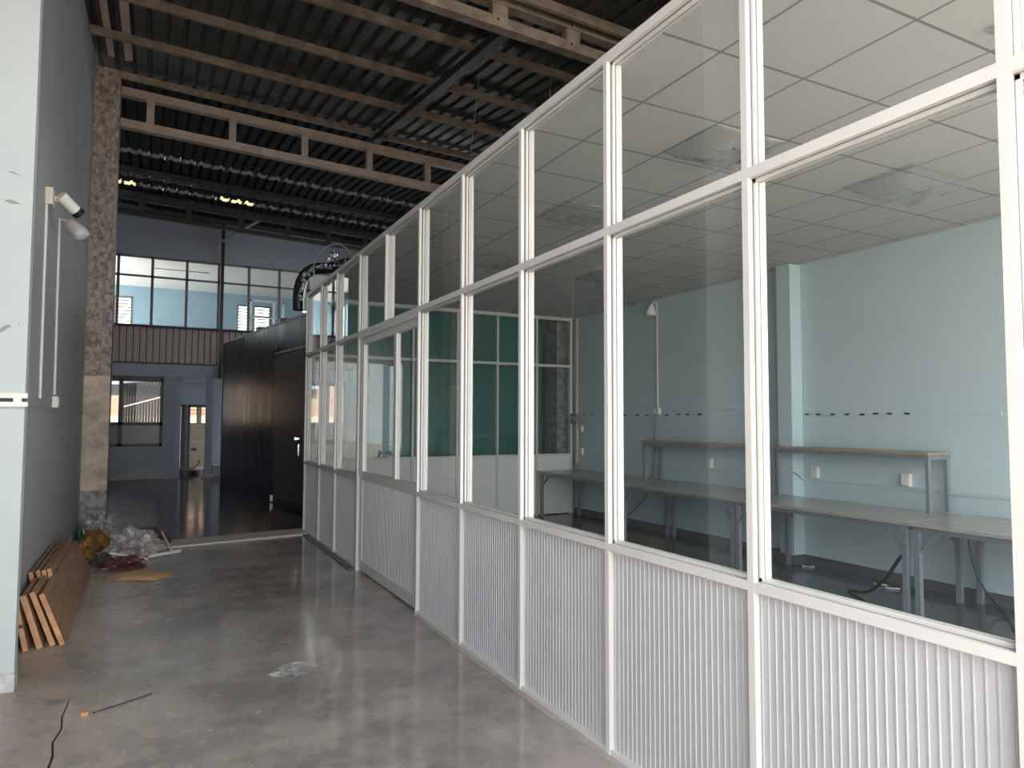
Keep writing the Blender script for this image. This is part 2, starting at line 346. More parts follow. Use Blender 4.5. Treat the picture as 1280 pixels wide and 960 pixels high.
# purlins
PUR = [(4.62, 'brown roof purlin in front of the bolted truss, out over the entrance'), (5.92, 'brown roof purlin just ahead of the bolted truss'),
       (7.3, 'rusty roof purlin first behind the bolted truss'), (8.6, 'rusty roof purlin second behind the bolted truss'),
       (9.88, 'rusty roof purlin that meets the left wall by a white chip'), (11.42, 'dull roof purlin directly above the ladder truss')]
for y, lab in PUR:
    mb = MB(); xa, xb = (-.79 if y > 5 else -1.05), 6.45
    mb.bar((xa, y, roof_z(xa, y)+.01), (xb, y, roof_z(xb, y)+.01), .05, .10)
    tag(mb.build('roof_purlin', 'rust'), lab, 'purlin', 'roof purlins', 'thing')
for y, lab in ((17.6, 'black purlin under the far roof ahead of the bright skylights'), (19.5, 'black purlin between the two bright skylight rows'), (20.75, 'black purlin under the far roof nearest the upper office')):
    mb = MB(); mb.bar((-1.3, y, roof_z(-1.3, y)+.03), (6.45, y, roof_z(6.45, y)+.03), .06, .12)
    tag(mb.build('roof_purlin', 'dark_beam'), lab, 'purlin', 'roof purlins', 'thing')
r = MB(); r.bar((3.27, 6.25, roof_z(3.27, 6.25)-.10), (3.27, 11.35, roof_z(3.27, 11.35)-.10), .12, .10)
tag(r.build('rafter', 'dark_beam'), 'dark rafter running lengthwise under the purlins', 'rafter', None, 'thing')
mb = MB(); mb.add([(-.90,9.80,6.36), (-.83,9.84,6.24), (-.80,9.84,6.25), (-.88,9.80,6.40), (-.90,9.86,6.36), (-.83,9.9,6.24), (-.80,9.9,6.25), (-.88,9.86,6.40)], [(0,1,2,3), (7,6,5,4), (0,4,5,1), (1,5,6,2), (2,6,7,3), (3,7,4,0)])
# trusses
def truss(name, label, y, x0, x1, zb, zt, ch, vxs, vw, depth, mt, slope=-.04, bolts=False):
    t = thing(name, label, 'truss', (x0, y, zb), 'roof trusses')
    for nm, z in (('bottom_chord', zb), ('top_chord', zt)):
        MB().bar((x0, y, z+slope*x0), (x1, y, z+slope*x1), depth, ch).build(nm, mt, t)
    for vx in vxs:
        o = MB().box(vx-vw/2, vx+vw/2, y-depth*.4, y+depth*.4, zb+slope*vx+ch/2, zt+slope*vx-ch/2).build('web_post', mt, t)
        if bolts:
            for dz in (.02, zt-zb-.02):
                MB().tube([(vx-.03, y-depth*.4-.016, zb+slope*vx+dz), (vx-.03, y-depth*.4+.0, zb+slope*vx+dz)], .014, 8).build('bolt', 'steel', o)
    return t
truss('roof_truss', 'light brown ladder truss spanning from the stone column', 11.22, -.485, 6.45, 5.77, 6.23, .12, (-.11, 1.0, 2.07, 3.12, 4.14, 5.2, 6.2), .10, .12, 'rust_pink')
truss('roof_truss', 'brown bolted truss under the roof above the glazed partition', 6.12, -.795, 6.45, 5.66, 5.90, .11, (.55, 1.40, 2.26, 3.00, 3.86, 4.7, 5.55), .17, .12, 'rust', bolts=True)
truss('roof_truss', 'black truss under the far roof by the upper office', 18.6, -1.3, 6.45, 6.42, 6.80, .10, (-.3, .72, 1.92, 3.05, 4.1, 5.1), .12, .10, 'dark_beam')
for (a, b_, lab) in (((4.14, 7, 5.92), (4.05, 7.1, 3.45), 'thin hanging wire below the bolted truss, nearer the entrance'), ((3.50, 7.6, 6.05), (3.2, 7.7, 3.45), 'thin hanging wire below the roof, nearer the rafter')):
    tag(MB().tube([a, tuple((Vector(a)+Vector(b_))/2 + Vector((.02, 0, 0))), b_], .004, 6).build('hanging_wire', 'mid_grey'), lab, 'wire', 'wires hanging from the roof', 'thing')
# ------------------------------------------------------------------ far end: ground floor wall, balcony, upper office
Y0 = 21.0
mb = MB(); mb.box(-1.5, .31, Y0, Y0+.2, 0, .87).box(-1.5, -1.25, Y0, Y0+.2, .87, 2.74).box(.31, .58, Y0-.02, Y0+.22, 0, 2.74)
struct(mb, 'wall_back', 'wall_slate', 'slate blue wall below the barred window at the far end', 'wall')
struct(box(1.37, 1.54, Y0-.02, Y0+.18, 0, 2.74), 'column', 'wall_slate', 'slim slate post in front of the far doorways', 'column')
struct(MB().box(-1.5, .6, Y0-.03, Y0, 0, .14), 'baseboard_back', 'concrete', 'concrete skirting below the slate wall', 'baseboard')
struct(box(1.30, 1.62, Y0-.08, Y0+.25, 0, .06), 'trim_2', 'concrete', 'small concrete plinth of the slim slate post', 'plinth')
struct(box(1.62, 2.3, Y0+.4, Y0+1.2, 0, .30), 'trim_3', 'concrete', 'low concrete step beside the slim slate post', 'step')
struct(box(-1.5, 6.5, Y0-.05, 26.6, 2.73, 3.05), 'balcony_slab', 'wall_slate', 'slate painted balcony slab above the far doorways', 'slab')
# barred window
wn = bpy.data.objects.new('window_1', None); COL.objects.link(wn); wn.location = (-.5, Y0, .87); tag(wn, 'dark framed sliding window below the balcony', 'window', None, 'structure')
mb = MB(); x0, x1, z0, z1 = -1.25, .31, .87, 2.66
mb.box(x0, x1, Y0+.02, Y0+.10, z0, z0+.07).box(x0, x1, Y0+.02, Y0+.10, z1-.07, z1+.08).box(x1-.08, x1, Y0+.02, Y0+.10, z0, z1).box(x0, x0+.07, Y0+.02, Y0+.10, z0, z1)
mb.box(-.74, -.64, Y0+.02, Y0+.10, z0, z1).box(x0, x1, Y0+.02, Y0+.10, 1.42, 1.51)
struct(mb, 'window_frame', 'brown_frame', parent=wn)
struct(box(x0+.07, x1-.07, Y0+.055, Y0+.061, 1.5, z1-.07), 'window_pane', 'glass_dull', parent=wn)
mat('brown_glass', (.11, .09, .08), .3)
struct(box(x0+.07, x1-.07, Y0+.05, Y0+.065, z0+.07, 1.42), 'window_panel', 'brown_glass', parent=wn)
# porch behind the window with a bar grille, lit yard behind
g = thing('bar_grille', 'dark vertical bar grille behind the sliding window', 'grille', (-.1, 23.2, 0))
ga, gb = Vector((-.72, 24.6, 0)), Vector((.36, 22.2, 0))
for k in range(15):
    p = ga.lerp(gb, k/14); MB().box(p.x-.034, p.x+.034, p.y-.02, p.y+.02, 0, 2.7).build('bar', 'black', g)
MB().bar((ga.x, ga.y, 1.15), (gb.x, gb.y, 1.15), .05, .06).build('rail', 'black', g)
MB().bar((ga.x+.02, ga.y-.06, 1.98), (gb.x+.02, gb.y-.06, 2.25), .03, .03).build('handrail', 'white_plastic', g)
struct(box(-1.5, .6, 26.4, 26.6, 2.38, 2.74), 'lintel', 'dark_beam', 'dark beam over the open back of the porch', 'beam')
struct(MB().box(.62, .75, 21.2, 24.0, 0, 2.73).box(.42, .64, 21.23, 21.42, 0, 2.73), 'wall_porch', 'wall_slate', 'wall between the porch and the far doorways', 'wall')
h = thing('house', 'brick house with a cream base across the back yard', 'house', (-1, 33, 0)); h['kind'] = 'structure'
struct(box(-8, 8, 33, 34, 1.75, 5.2), 'house_wall', 'brick', parent=h)
struct(box(-8, 8, 32.95, 34, 0, 1.75), 'house_base', 'cream_wall', parent=h)
# far doorways
Y2 = 24.0
mb = MB(); mb.box(.62, .69, Y2, Y2+.15, 0, 2.03).box(.98, 1.06, Y2, Y2+.15, 0, 2.03).box(1.60, 6.5, Y2, Y2+.15, 0, 2.73).box(.62, 1.6, Y2, Y2+.15, 2.03, 2.73)
struct(mb, 'wall_back_inner', 'wall_slate', 'slate wall with two doorways under the balcony', 'wall')
d1 = bpy.data.objects.new('door_1', None); COL.objects.link(d1); d1.location = (.82, Y2, 0); tag(d1, 'narrow doorway with a white door leaf standing ajar', 'door', None, 'structure')
struct(MB().box(.66, .70, Y2-.02, Y2+.16, 0, 2.05).box(.94, 1.0, Y2-.02, Y2+.16, 0, 2.05).box(.66, 1.0, Y2-.02, Y2+.16, 1.99, 2.05), 'door_frame', 'brown_frame', parent=d1)
struct(MB().hexa([(.70,Y2+.05,.02), (.83,Y2-.18,.02), (.86,Y2-.16,.02), (.73,Y2+.07,.02), (.70,Y2+.05,1.99), (.83,Y2-.18,1.99), (.86,Y2-.16,1.99), (.73,Y2+.07,1.99)]), 'door_leaf', 'door_white', parent=d1)
struct(box(.80, .84, Y2-.24, Y2-.18, .95, 1.1), 'door_handle', 'black', parent=d1)
struct(box(.70, .94, Y2+.1, Y2+.13, 0, 1.99), 'door_panel', 'brown_frame', parent=d1)
d2 = bpy.data.objects.new('door_2', None); COL.objects.link(d2); d2.location = (1.3, Y2, 0); tag(d2, 'dark framed doorway to the pale washroom', 'door', None, 'structure')
struct(MB().box(1.05, 1.12, Y2-.02, Y2+.16, 0, 2.05).box(1.56, 1.62, Y2-.02, Y2+.16, 0, 2.05).box(1.05, 1.62, Y2-.02, Y2+.16, 1.98, 2.05), 'door_frame', 'brown_frame', parent=d2)
mb = MB(); mb.box(.9, 2.0, 25.8, 25.9, 0, 1.45).box(1.0, 1.17, 25.8, 25.9, 1.45, 2.7).box(1.42, 1.52, 25.8, 25.9, 1.45, 2.7).box(1.78, 2.0, 25.8, 25.9, 1.45, 2.7).box(1.0, 2.0, 25.8, 25.9, 2.12, 2.7)
struct(mb, 'wall_washroom', 'pale_tile', 'pale tiled washroom wall with two small louvre openings', 'wall')
struct(MB().box(.98, 1.03, Y2+.15, 25.9, 0, 2.7).box(2.6, 2.65, Y2+.15, 25.9, 0, 2.7), 'wall_washroom_side', 'pale_tile', 'pale tiled side walls of the washroom', 'wall')
for xa, xb, lab in ((1.17, 1.42, 'small louvre window of the washroom, over the basin side'), (1.52, 1.78, 'small louvre window of the washroom beside the slim post')):
    o = bpy.data.objects.new('window_2', None); COL.objects.link(o); o.location = (xa, 25.8, 1.45); tag(o, lab, 'window', None, 'structure')
    mb = MB(); mb.box(xa, xa+.025, 25.8, 25.84, 1.45, 2.12).box(xb-.025, xb, 25.8, 25.84, 1.45, 2.12).box(xa, xb, 25.8, 25.84, 1.45, 1.475).box(xa, xb, 25.8, 25.84, 2.095, 2.12)
    struct(mb, 'window_frame', 'brown_frame', parent=o)
    mb = MB()
    for k in range(5): mb.box(xa+.02, xb-.02, 25.80, 25.87, 1.56+k*.11, 1.58+k*.11)
    struct(mb, 'window_slat', 'mid_grey', parent=o)
tag(box(1.12, 1.62, 25.55, 25.78, .82, .88).build('washroom_ledge', 'white_plastic'), 'white ledge on the washroom wall', 'ledge', None, 'thing')
tag(box(1.25, 1.42, 25.74, 25.80, .55, .63).build('wall_vent', 'black'), 'small dark vent low on the washroom wall', 'vent', None, 'thing')
struct(box(.75, 2.6, Y2+.15, 25.8, 0, .02), 'floor_washroom', 'pale_tile', 'pale washroom floor', 'floor')
# clutter by the doorway
k = thing('hand_trolley', 'dark low trolley left on the floor by the far doorways', 'trolley', (.95, 22.6, 0))
MB().box(.72, 1.15, 22.3, 22.8, .12, .17).build('deck', 'black', k)
MB().tube([(1.15, 22.4, .15), (1.30, 22.4, .30), (1.32, 22.4, .42)], .018, 8).build('handle', 'black', k)
for px, py in ((.78, 22.35), (1.08, 22.35), (.78, 22.75), (1.08, 22.75)): MB().tube([(px-.02, py, .06), (px+.02, py, .06)], .06, 14).build('wheel', 'black', k)
tag(crumple('rubbish_bag', 'black', (1.22, 22.5, 0), (.13, .12, .08), 'small dark heap beside the low trolley', 'bag', seed=3, sub=3), 'small dark heap beside the low trolley', 'bag')
# balcony railing
rl = thing('balcony_railing', 'dark metal railing with vertical bars along the balcony', 'railing', (1, Y0-.02, 3.05))
MB().box(-1.3, 6.4, Y0-.045, Y0+.005, 4.05, 4.10).build('top_rail', 'dark_steel', rl)
MB().box(-1.3, 6.4, Y0-.035, Y0-.005, 3.08, 3.11).build('bottom_rail', 'dark_steel', rl)
x = -1.24; nb = 0
while x < 6.4 and nb < 98:
    MB().box(x-.011, x+.011, Y0-.031, Y0-.009, 3.11, 4.05).build('bar', 'dark_steel', rl); x += .158; nb += 1
tag(box(1.65, 1.735, Y0-.14, Y0-.06, 2.72, 7.1).build('steel_post', 'black'), 'thin black steel post rising in front of the balcony railing', 'post', None, 'thing')
tag(MB().tube([(1.65, 20.68, 6.52), (2.4, 18.68, 6.71)], .035, 8).build('brace_pipe', 'mid_grey'), 'short grey brace pipe beside the black post top', 'pipe', None, 'thing')
# office wall above the balcony
Y3 = Y0+.18
mat('office_wall', (.50, .43, .42), .7)
struct(box(-1.5, 6.5, Y3, Y3+.12, 3.05, 4.09), 'wall_office_low', 'office_wall', 'brown-grey wall behind the balcony railing', 'wall')
mat('lintel', (.27, .30, .36), .8)
struct(box(-1.5, 6.5, Y3-.06, Y3+.14, 6.0, 7.1), 'wall_office_top', 'lintel', 'dark slate band above the office windows', 'wall')
wn = bpy.data.objects.new('window_3', None); COL.objects.link(wn); wn.location = (1, Y3, 4.09); tag(wn, 'long band of office windows above the balcony', 'window', None, 'structure')
mb = MB()
for x in (-.85, -.04, .81, 1.63, 2.43, 3.27, 4.1, 4.93, 5.75): mb.box(x-.035, x+.035, Y3, Y3+.07, 4.09, 6.0)
mb.box(-1.5, 6.5, Y3, Y3+.07, 5.43, 5.48).box(-1.5, 6.5, Y3, Y3+.07, 5.95, 6.0).box(-1.5, 6.5, Y3, Y3+.07, 4.09, 4.14)
struct(mb, 'window_frame', 'mullion', parent=wn)
struct(box(-1.5, 6.5, Y3+.03, Y3+.036, 4.12, 5.97), 'window_pane', 'glass_dusty', parent=wn)
struct(box(-2.2, 6.6, Y3+.15, 26.7, 6.06, 6.15), 'ceiling', 'office_ceiling', 'pale ceiling of the upper office', 'ceiling')
for yy, xa, xb, lab in ((23.0, .0, 1.5, 'dark slim ceiling slot of the upper office, nearer the windows'), (24.4, .0, 1.6, 'dark slim ceiling slot of the upper office, nearer the blue wall')):
    tag(box(xa, xb, yy, yy+.08, 6.045, 6.06).build('ceiling_slot', 'mid_grey'), lab, 'ceiling slot', 'slots in the office ceiling', 'thing')
mb = MB(); yb = 26.5; cuts = [(-1.15, -.62), (2.67, 3.12), (3.22, 3.80), (4.9, 5.5)]
xs = -2.2
for a, b_ in cuts: mb.box(xs, a, yb, yb+.15, 3.05, 6.1); mb.box(a, b_, yb, yb+.15, 5.69, 6.1); mb.box(a, b_, yb, yb+.15, 3.05, 4.3); xs = b_
mb.box(xs, 6.6, yb, yb+.15, 3.05, 6.1)
struct(mb, 'wall_office_back', 'wall_blue', 'light blue back wall of the upper office', 'wall')
for i, (a, b_) in enumerate(cuts):
    o = bpy.data.objects.new('window_4', None); COL.objects.link(o); o.location = (a, yb, 4.3)
    tag(o, ['bright louvre window of the office beside the stone column', 'bright louvre window of the office, thinner of the two side by side', 'bright louvre window of the office, wider of the two side by side', 'bright louvre window of the office behind the glazed partition'][i], 'window', 'office louvre windows', 'structure')
    struct(MB().box(a, a+.04, yb-.02, yb+.05, 4.3, 5.69).box(b_-.05, b_, yb-.02, yb+.05, 4.3, 5.69).box(a, b_, yb-.02, yb+.05, 5.64, 5.69).box(a, b_, yb-.02, yb+.05, 4.3, 4.35), 'window_frame', 'mullion', parent=o)
    mb = MB()
    for q in range(11): mb.box(a+.03, b_-.04, yb+.02, yb+.10, 4.395+q*.115, 4.43+q*.115)
    struct(mb, 'window_slat', 'mid_grey', parent=o)
struct(box(6.5, 6.6, 21.2, 26.7, 3.05, 6.1), 'wall_office_right', 'wall_blue', 'light blue end wall of the upper office', 'wall')
mb = MB(); mb.box(-2.2, -2.1, 21.3, 26.6, 3.05, 3.9).box(-2.2, -2.1, 21.3, 26.6, 5.7, 6.1)
for yy in (21.3, 23.0, 24.7, 26.4): mb.box(-2.2, -2.1, yy, yy+.2, 3.05, 6.1)
struct(mb, 'wall_office_left', 'wall_blue', 'light blue window wall of the upper office', 'wall')
struct(box(2.0, 6.5, -.9, 10.24, 3.40, 3.42), 'ceiling_cover', 'dark_beam', 'unseen dark sheet added over the suspended ceiling to cut bounce light', 'ceiling')  # unseen, added so the ceiling top bounces less light onto the roof
portal('office_side_daylight', (-2.3, 23.9, 4.8), (0, -math.pi/2, 0), 1.9, 5.2)
# white inner door frame standing in the office
o = thing('office_door_frame', 'white door frame inside the upper office by the louvre windows', 'door frame', (3.5, 24.6, 3.05)); o['kind'] = 'thing'
for nm, a in (('jamb', (2.86, 2.94, 24.6, 24.68, 3.05, 5.6)), ('jamb', (3.62, 3.68, 24.6, 24.68, 3.05, 5.6)), ('jamb', (3.92, 3.98, 24.6, 24.68, 3.05, 5.6)), ('head', (2.86, 3.98, 24.6, 24.68, 5.55, 5.6)), ('head', (2.86, 3.98, 24.6, 24.68, 5.0, 5.04))):
    MB().box(*a).build(nm, 'white_plastic', o)
# ------------------------------------------------------------------ dark cold room box, turned 8 degrees
bx = thing('cold_room', 'large dark panelled cold room box beyond the glazed partition', 'cold room', (2.2, 14, 0))
def fx(y): return 1.585 + (18.2-y)*.149
mb = MB(); ya, yb_ = 18.45, 10.95
mb.hexa([(fx(ya), ya, 0), (fx(yb_), yb_, 0), (fx(yb_)+.1, yb_, 0), (fx(ya)+.1, ya, 0), (fx(ya), ya, 3.46), (fx(yb_), yb_, 3.46), (fx(yb_)+.1, yb_, 3.46), (fx(ya)+.1, ya, 3.46)])
mb.build('side_panel', 'box_side', bx)
MB().box(fx(10.9)+.0, 6.22, 10.86, 10.96, 0, 3.46).build('front_panel', 'box_front', bx)
MB().box(6.14, 6.22, 10.96, 18.4, 0, 3.46).build('side_panel', 'box_side', bx)
MB().box(fx(18.45), 6.22, 18.35, 18.45, 0, 3.46).build('rear_panel', 'box_side', bx)
MB().hexa([(fx(ya)+.05, ya, 3.40), (fx(yb_)+.05, yb_, 3.40), (6.2, yb_, 3.40), (6.2, ya, 3.40), (fx(ya)+.05, ya, 3.45), (fx(yb_)+.05, yb_, 3.45), (6.2, yb_, 3.45), (6.2, ya, 3.45)]).build('roof_panel', 'box_side', bx)
e = MB().hexa([(fx(ya)-.012, ya, 3.44), (fx(yb_)-.012, yb_, 3.44), (fx(yb_)+.03, yb_, 3.44), (fx(ya)+.03, ya, 3.44), (fx(ya)-.012, ya, 3.475), (fx(yb_)-.012, yb_, 3.475), (fx(yb_)+.03, yb_, 3.475), (fx(ya)+.03, ya, 3.475)])
e.build('top_trim', 'grey_plastic', bx)
mb = MB(); ya, yb_ = 14.1, 12.45
lf = mb.hexa([(fx(ya)-.07, ya, .10), (fx(yb_)-.07, yb_, .10), (fx(yb_)-.01, yb_, .10), (fx(ya)-.01, ya, .10), (fx(ya)-.07, ya, 2.82), (fx(yb_)-.07, yb_, 2.82), (fx(yb_)-.01, yb_, 2.82), (fx(ya)-.01, ya, 2.82)]).build('door', 'box_leaf', bx)
MB().bar((fx(14.2)-.05, 14.2, 2.86), (fx(11.6)-.05, 11.6, 2.86), .05, .05).build('door_track', 'mid_grey', bx)
yh = 12.62
MB().bar((fx(yh)-.085, yh, 1.25), (fx(yh)-.15, yh, 1.25), .03, .03).bar((fx(yh)-.15, yh+.09, 1.25), (fx(yh)-.15, yh-.03, 1.25), .03, .05).bar((fx(yh)-.09, yh+.02, 1.15), (fx(yh)-.09, yh+.02, .95), .02, .02, (1, 0, 0)).build('handle', 'steel', lf)
MB().tube([(fx(14.1)-.08, 14.12, 2.75), (fx(14.1)-.08, 14.12, 2.95), (fx(13.9)-.08, 13.9, 2.97), (fx(13.9)-.08, 13.9, 2.87)], .02, 8).build('door_hanger', 'black', bx)
MB().box(fx(14.15)-.10, fx(14.15)-.05, 14.12, 14.17, .02, .14).build('floor_guide', 'steel', bx)
# small units on the cold room roof
tag(box(1.98, 2.20, 15.6, 15.9, 3.475, 3.56).build('junction_box', 'black'), 'small black box on the cold room roof, farther from the hose', 'box', 'boxes on the cold room roof', 'thing')
tag(box(2.22, 2.42, 14.2, 14.4, 3.475, 3.58).build('junction_box', 'black'), 'small black box on the cold room roof, closer to the hose', 'box', 'boxes on the cold room roof', 'thing')
# duct hose with loose foil
hz = thing('duct_hose', 'black ribbed duct hose rising from the cold room roof', 'duct', (2.1, 12.4, 3.46))
pts = []; P = [Vector(p) for p in ((2.22, 12.3, 3.46), (2.22, 12.3, 3.75), (2.29, 12.3, 4.03), (2.45, 12.25, 4.19), (2.72, 12.2, 4.23), (3.05, 12.1, 4.33), (3.5, 12.0, 4.40), (4.2, 11.8, 4.45))]
def spline(P, n):
    out = []
    for i in range(len(P)-1):
        p0, p1, p2, p3 = P[max(i-1, 0)], P[i], P[i+1], P[min(i+2, len(P)-1)]
        for k in range(n):
            t = k/n; out.append(.5*((2*p1) + (p2-p0)*t + (2*p0-5*p1+4*p2-p3)*t*t + (3*p1-p0-3*p2+p3)*t**3))
    return out + [P[-1]]
q = spline(P, 14)
MB().tube(q, [.105 if i % 2 else .088 for i in range(len(q))], 16).build('hose', 'duct', hz)
fo = MB()
for i in range(8, 66, 3):
    c_ = q[i]; a = Vector((random.uniform(-.03, .03), -.105, random.uniform(-.03, .03)))
    p = c_ + a; fo.add([p+Vector((random.uniform(-.05, 0), 0, -.05)), p+Vector((.045, -.015, random.uniform(-.04, 0))), p+Vector((random.uniform(0, .04), -.02, .06)), p+Vector((-.03, -.03, 0))], [(0,1,2), (0,2,3), (0,3,1), (1,3,2)])
fo.build('foil_tape', 'foil', hz)
tag(crumple('plastic_wrap', 'foil', (2.72, 11.9, 4.28), (.07, .05, .10), 'crumpled shiny wrap on the duct hose', 'wrap', amp=.9, freq=6, seed=5, sub=4), 'crumpled shiny wrap on the duct hose', 'wrap')
tag(MB().tube(spline([Vector(p) for p in ((2.40, 11.95, 4.0), (2.41, 11.95, 4.25), (2.49, 11.95, 4.42), (2.63, 11.95, 4.55), (2.85, 11.95, 4.60), (3.05, 11.95, 4.45))], 8), .012, 8).build('looped_cable', 'grey_plastic'), 'grey cable arching above the duct hose', 'cable', None, 'thing')
# ------------------------------------------------------------------ long glazed partition
XP = 1.956
pt = thing('glazed_partition', 'long white aluminium partition with glass above ribbed white panels', 'partition', (XP, 5, 0))
POST = [-.79, .10, .994, 1.888, 2.790, 3.683, 4.583, 5.485, 7.364, 8.384, 9.255, 10.20]
ZL, ZM, ZT = .972, 2.497, 3.368       # centre heights of the three rails
def vpost(y, z0, z1, wd=.031):
    mb = MB(); h2 = wd/2; hn = h2-.006
    prof = [(0,-h2), (.021,-h2), (.021,-hn), (.069,-hn), (.069,-h2), (.09,-h2), (.09,h2), (.069,h2), (.069,hn), (.021,hn), (.021,h2), (0,h2)]
    mb.poly_prism([(XP+a, y+b_) for a, b_ in prof], z0, z1)
    for z_a, z_b in ((ZL+.018, ZM-.02), (ZM+.02, ZT-.023)):
        a, b_ = max(z0, z_a), min(z1, z_b)
        if b_ > a:
            for sg in (-1, 1):
                y0_, y1_ = sorted((y+sg*(hn-.001), y+sg*(h2+.011)))
                mb.box(XP+.029, XP+.0415, y0_, y1_, a, b_).box(XP+.0485, XP+.061, y0_, y1_, a, b_)
    return mb
mat('groove_shade', (.17, .16, .145), .7)  # dark strips in the frame grooves, the shade of the gap as colour
for y in POST:
    wd = .031 if y not in (7.364,) else .05
    o = vpost(y, .0, ZT+.02, wd).build('post', 'alu', pt); groove_mb = MB()
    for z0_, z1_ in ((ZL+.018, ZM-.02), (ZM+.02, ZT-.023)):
        groove_mb.box(XP+.0212, XP+.0288, y-wd/2+.001, y+wd/2-.001, z0_, z1_)
    groove_mb.build('groove_shade', 'groove_shade', o)
vpost(6.42, ZM+.02, ZT+.02).build('post', 'alu', pt)
def rail(y0, y1, zc, ht, beads):
    mb = MB(); h2 = ht/2; hn = h2-.008
    prof = [(.0005,-h2), (.021,-h2), (.021,-hn), (.069,-hn), (.069,-h2), (.0895,-h2), (.0895,h2), (.069,h2), (.069,hn), (.021,hn), (.021,h2), (.0005,h2)]
    n = len(prof); vs = [(XP+a, y0, zc+b_) for a, b_ in prof] + [(XP+a, y1, zc+b_) for a, b_ in prof]
    mb.add(vs, [tuple(range(n))[::-1], tuple(range(n, 2*n))] + [(i, (i+1) % n, n+(i+1) % n, n+i) for i in range(n)])
    for sg in beads:
        z0_, z1_ = sorted((zc+sg*(hn-.001), zc+sg*(h2+.014)))
        mb.box(XP+.029, XP+.0415, y0, y1, z0_, z1_).box(XP+.0485, XP+.061, y0, y1, z0_, z1_)
    return mb
for nm, ya, yb_, zc, ht, bd in (('top_rail', -.79, 10.2, ZT, .045, (-1,)), ('middle_rail', -.79, 10.2, ZM, .04, (1, -1)), ('lower_rail', -.79, 5.485, ZL, .034, (1,)), ('lower_rail', 7.364, 10.2, ZL, .034, (1,))):
    o = rail(ya, yb_, zc, ht, bd).build(nm, 'alu', pt); groove_mb = MB()
    for sg in bd: groove_mb.box(XP+.0212, XP+.0288, ya, yb_, *sorted((zc+sg*(ht/2-.0085), zc+sg*(ht/2-.0005))))
    groove_mb.build('groove_shade', 'groove_shade', o)
MB().box(XP+.005, XP+.085, -.79, 5.485, 0.0, .03).build('bottom_track', 'alu', pt); MB().box(XP+.005, XP+.085, 7.364, 10.2, 0, .03).build('bottom_track', 'alu', pt)
def ribbed(y0, y1, z0, z1, x, pitch=.032):
    mb = MB(); n = max(1, round((y1-y0)/pitch)); p = (y1-y0)/n; prof = []
    for i in range(n):
        a = y0+i*p; prof += [(a, 0), (a+p*.80, 0), (a+p*.84, -.004), (a+p*.96, -.004)]
    prof.append((y1, 0)); vs = []; fs = []
    for y, d in prof: vs += [(x+d, y, z0), (x+d, y, z1)]
    for i in range(len(prof)-1): fs.append((2*i, 2*i+1, 2*i+3, 2*i+2))
    mb.add(vs, fs); mb.box(x+.002, x+.012, y0, y1, z0, z1); return mb
for a, b_ in zip(POST[:-1], POST[1:]):
    if a == 5.485: continue
    ribbed(a+.0155, b_-.0155, .03, ZL-.017, XP+.034).build('ribbed_panel', 'panel', pt)
    MB().box(XP+.042, XP+.048, a+.014, b_-.014, ZL+.017, ZM-.02).build('glass_pane', 'glass', pt)
TOP = sorted(POST+[6.42])
for a, b_ in zip(TOP[:-1], TOP[1:]):
    MB().box(XP+.042, XP+.048, a+.014, b_-.014, ZM+.02, ZT-.022).build('glass_pane', 'glass', pt)
struct(MB().box(XP-.034, XP+.10, -.79, 5.46, -.01, .008), 'trim_4', 'concrete', 'grey mortar strip along the foot of the glazed partition', 'strip')
struct(MB().box(XP-.06, XP+.12, 7.40, 9.9, -.01, .012), 'trim_5', 'dark_skirting', 'dark track strip along the foot of the farther partition bays', 'strip')
# door in the partition
dr = thing('door_3', 'wide white glazed door set in the long partition', 'door', (XP, 6.4, 0)); dr['kind'] = 'structure'
da, db = 5.51, 7.335; xd = XP+.03
MB().box(xd, xd+.04, db-.10, db, .02, 2.44).build('stile', 'alu', dr); MB().box(xd, xd+.04, da, da+.07, .02, 2.44).build('stile', 'alu', dr)
MB().box(xd, xd+.04, da+.07, db-.10, 2.37, 2.44).build('top_rail', 'alu', dr); MB().box(xd, xd+.04, da+.07, db-.10, .955, 1.04).build('lock_rail', 'alu', dr); MB().box(xd, xd+.04, da+.07, db-.10, .02, .12).build('bottom_rail', 'alu', dr)
MB().box(xd+.0, xd+.04, 6.14, 6.215, 1.04, 2.37).build('muntin', 'alu', dr)
ribbed(da+.07, db-.10, .12, .955, xd+.012).build('ribbed_panel', 'panel', dr)
MB().box(xd+.017, xd+.023, da+.06, 6.14, 1.04, 2.37).build('glass_pane', 'glass', dr); MB().box(xd+.017, xd+.023, 6.215, db-.09, 1.04, 2.37).build('glass_pane', 'glass', dr)
hl = MB().box(XP+.005, XP+.085, 5.50, 7.34, 2.44, 2.478); hl.build('door_header', 'alu', pt)
